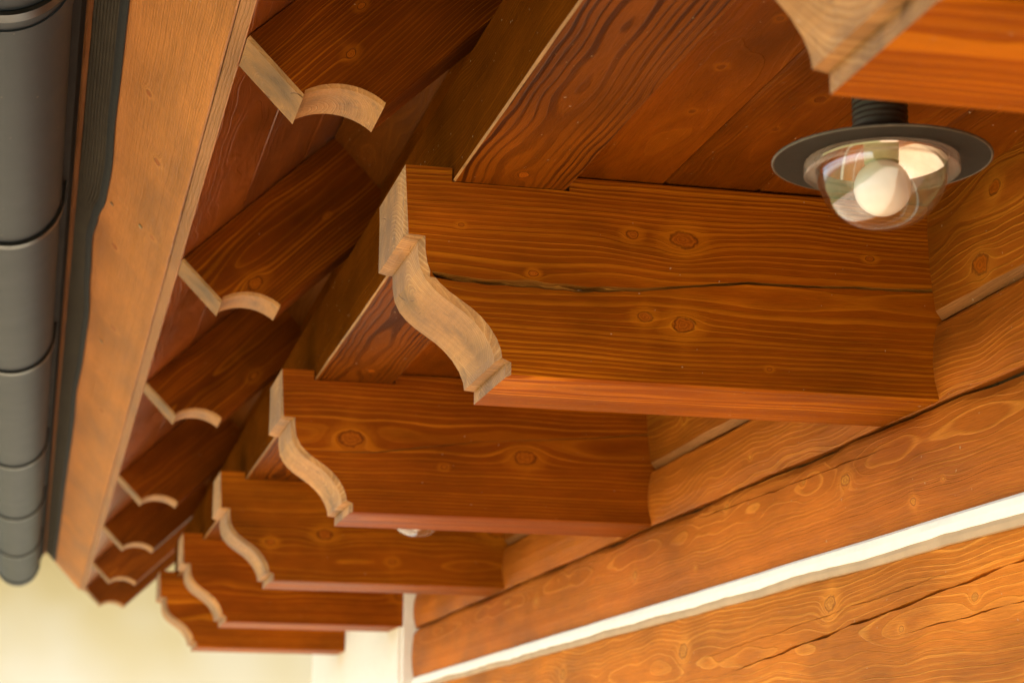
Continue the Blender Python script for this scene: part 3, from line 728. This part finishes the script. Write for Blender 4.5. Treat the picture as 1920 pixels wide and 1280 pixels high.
pb = t.n('ShaderNodeBsdfPrincipled'); pb.inputs['Base Color'].default_value = (0.55, 0.45, 0.38, 1); pb.inputs['Roughness'].default_value = 0.12
fz = t.n('ShaderNodeLayerWeight')
mx = t.n('ShaderNodeMixShader'); t.t.links.new(t.m('MULTIPLY_ADD', fz.outputs['Facing'], 0.25, 0.03, clamp=True), mx.inputs[0])
t.t.links.new(tr.outputs[0], mx.inputs[1]); t.t.links.new(pb.outputs[0], mx.inputs[2]); t.t.links.new(mx.outputs[0], t.out.inputs[0])
m_flange = t.mat
m_iron = plain('dark_iron', (0.045, 0.034, 0.024), 0.5, 0.4, 0.2, nscale=70, var=0.5, bump=0.0006, axis_stretch=(1, 1, 3))
m_shade = plain('patina_plate', (0.020, 0.017, 0.013), 0.7, 0.12, 0.0, nscale=45, var=0.25, bump=0.0004)
m_rim = plain('plate_rim', (0.07, 0.058, 0.04), 0.5, 0.5, 0.3, nscale=110, var=0.6)
m_ref = plain('reflector_metal', (0.78, 0.68, 0.60), 0.07, 0.5, 1.0, nscale=30, var=0.04)
m_porc = plain('porcelain', (0.48, 0.50, 0.28), 0.22, 0.5, nscale=30, var=0.04)
t = NT('milk_glass'); t.bsdf((0.78, 0.79, 0.76), 0.22, 0.3); m_bulb = t.mat
LP = [(0.6815, 1.51, 'lamp with a clear dome and white bulb, hanging in front of the central beam'), (0.681, 3.63, 'distant lamp of which only the glass dome bottom shows below the second beam')]
def add_lamp(x, y, label):
    root = empty('ceiling_lamp', (x, y, 0.6420), label, 'lamp', 'glass domed ceiling lamps between the beams')
    D = -0.6420
    def P(name, bm, mt, par=root, ang=35): return smooth_part(name, bm, mt, par, ang)
    P('stem', lathe([(0, -0.0006)]+[(0.0236+0.0005*math.sin(k*1.05), -0.0006-0.0835*k/96) for k in range(97)]+[(0, 0.5580+D)], 40), m_iron)
    sh = P('shade_plate', lathe([(0, 0.5592+D), (0.034, 0.5588+D), (0.0575, 0.5400+D), (0.0915, 0.5364+D), (0.0930, 0.5352+D), (0.0915, 0.5342+D), (0.0570, 0.5362+D), (0.0565, 0.5400+D), (0.034, 0.5580+D), (0, 0.5584+D)], 96), m_shade)
    rimb = bmesh.new()
    rings = []
    for k in range(96):
        a = 2*math.pi*k/96; c_ = Vector((0.0925*math.cos(a), 0.0925*math.sin(a), 0.5352+D)); rad = Vector((math.cos(a), math.sin(a), 0))
        rings.append([rimb.verts.new(c_+rad*0.0013*math.cos(q*math.pi/4)+Vector((0, 0, 0.0013*math.sin(q*math.pi/4)))) for q in range(8)])
    for k in range(96):
        for q in range(8): rimb.faces.new((rings[k][q], rings[(k+1) % 96][q], rings[(k+1) % 96][(q+1) % 8], rings[k][(q+1) % 8]))
    P('rolled_rim', rimb, m_rim, sh)
    P('reflector', lathe([(0.0200, 0.5560+D), (0.0320, 0.5540+D), (0.0440, 0.5460+D), (0.0530, 0.5362+D), (0.0555, 0.5330+D), (0.0560, 0.5345+D), (0.0450, 0.5470+D), (0.0325, 0.5552+D)], 80), m_ref)
    P('socket', lathe([(0, 0.5582+D), (0.0190, 0.5580+D), (0.0180, 0.5540+D), (0.0150, 0.5500+D), (0.0148, 0.5330+D), (0.0132, 0.5325+D), (0, 0.5322+D)], 48), m_porc)
    # bulb: globe with a short neck
    pr = [(0, 0.5345+D), (0.0118, 0.5340+D), (0.0118, 0.5322+D)]
    for k in range(0, 25):
        a = math.radians(64-154*k/24); pr.append((0.0243*math.cos(a), 0.5105+0.0243*math.sin(a)+D) if k < 24 else (0, 0.5105-0.0243+D))
    P('bulb', lathe(pr, 56), m_bulb)
    dome = [(0.0560, 0.5330+D), (0.0562, 0.5290+D)]+[(0.0562*math.cos(R(a))**0.86, 0.5290-0.0545*math.sin(R(a))+D) for a in range(4, 90, 4)]+[(0, 0.4745+D)]
    din = [(0, 0.4758+D)]+[(0.0549*math.cos(R(a))**0.86, 0.5290-0.0532*math.sin(R(a))+D) for a in range(88, 3, -4)]+[(0.0549, 0.5290+D), (0.0547, 0.5330+D)]
    d = P('glass_dome', lathe(dome+din, 80), m_glass)
    P('dome_flange', lathe([(0.0563, 0.5335+D), (0.0655, 0.5340+D), (0.0662, 0.5325+D), (0.0662, 0.5235+D), (0.0652, 0.5225+D), (0.0640, 0.5265+D), (0.0563, 0.5270+D), (0.0563, 0.5335+D)], 96), m_flange, d)
    return root
for a in LP: add_lamp(*a)

# ------------------------------------------------------------------ neighbouring house, far and out of focus
nh = empty('neighbour_house', (0.5, 14.0, GZ), 'blurred cream plastered house in the background at lower left', 'house')
def hpart(name, bm, mt, par=nh):
    o = link(name, mesh(name, bm, mt)); o.parent = par
    if par is nh: o.matrix_parent_inverse = Matrix.Translation((-0.5, -14.0, -GZ))
    return o
t = NT('house_plaster'); tc = t.n('ShaderNodeTexCoord'); n = t.noise(tc.outputs['Object'], 0.55, 3, 0.5)
t.bsdf(t.mix(t.rng(n, .35, .62, 0, 1), (0.55, 0.43, 0.225), (0.66, 0.60, 0.49)), 0.9, 0.2)
bm = bmesh.new(); slab(bm, -5, 6.5, 14.0, 22.0, GZ, 2.2); hpart('wall', bm, t.mat)
m_ho = plain('house_eave_wood', (0.30, 0.14, 0.04), 0.6, 0.3, nscale=5, axis_stretch=(1, 8, 8))
bm = bmesh.new()
pr = [(13.1, 1.98), (18.0, 4.6), (22.9, 1.98), (22.9, 2.10), (18.0, 4.78), (13.1, 2.10)]
a = [bm.verts.new((-5.6, p[0], p[1])) for p in pr]; b = [bm.verts.new((7.1, p[0], p[1])) for p in pr]
for k in range(6): bm.faces.new((a[k], a[(k+1) % 6], b[(k+1) % 6], b[k]))
bm.faces.new(a); bm.faces.new(list(reversed(b)))
hpart('roof', bm, m_ho)
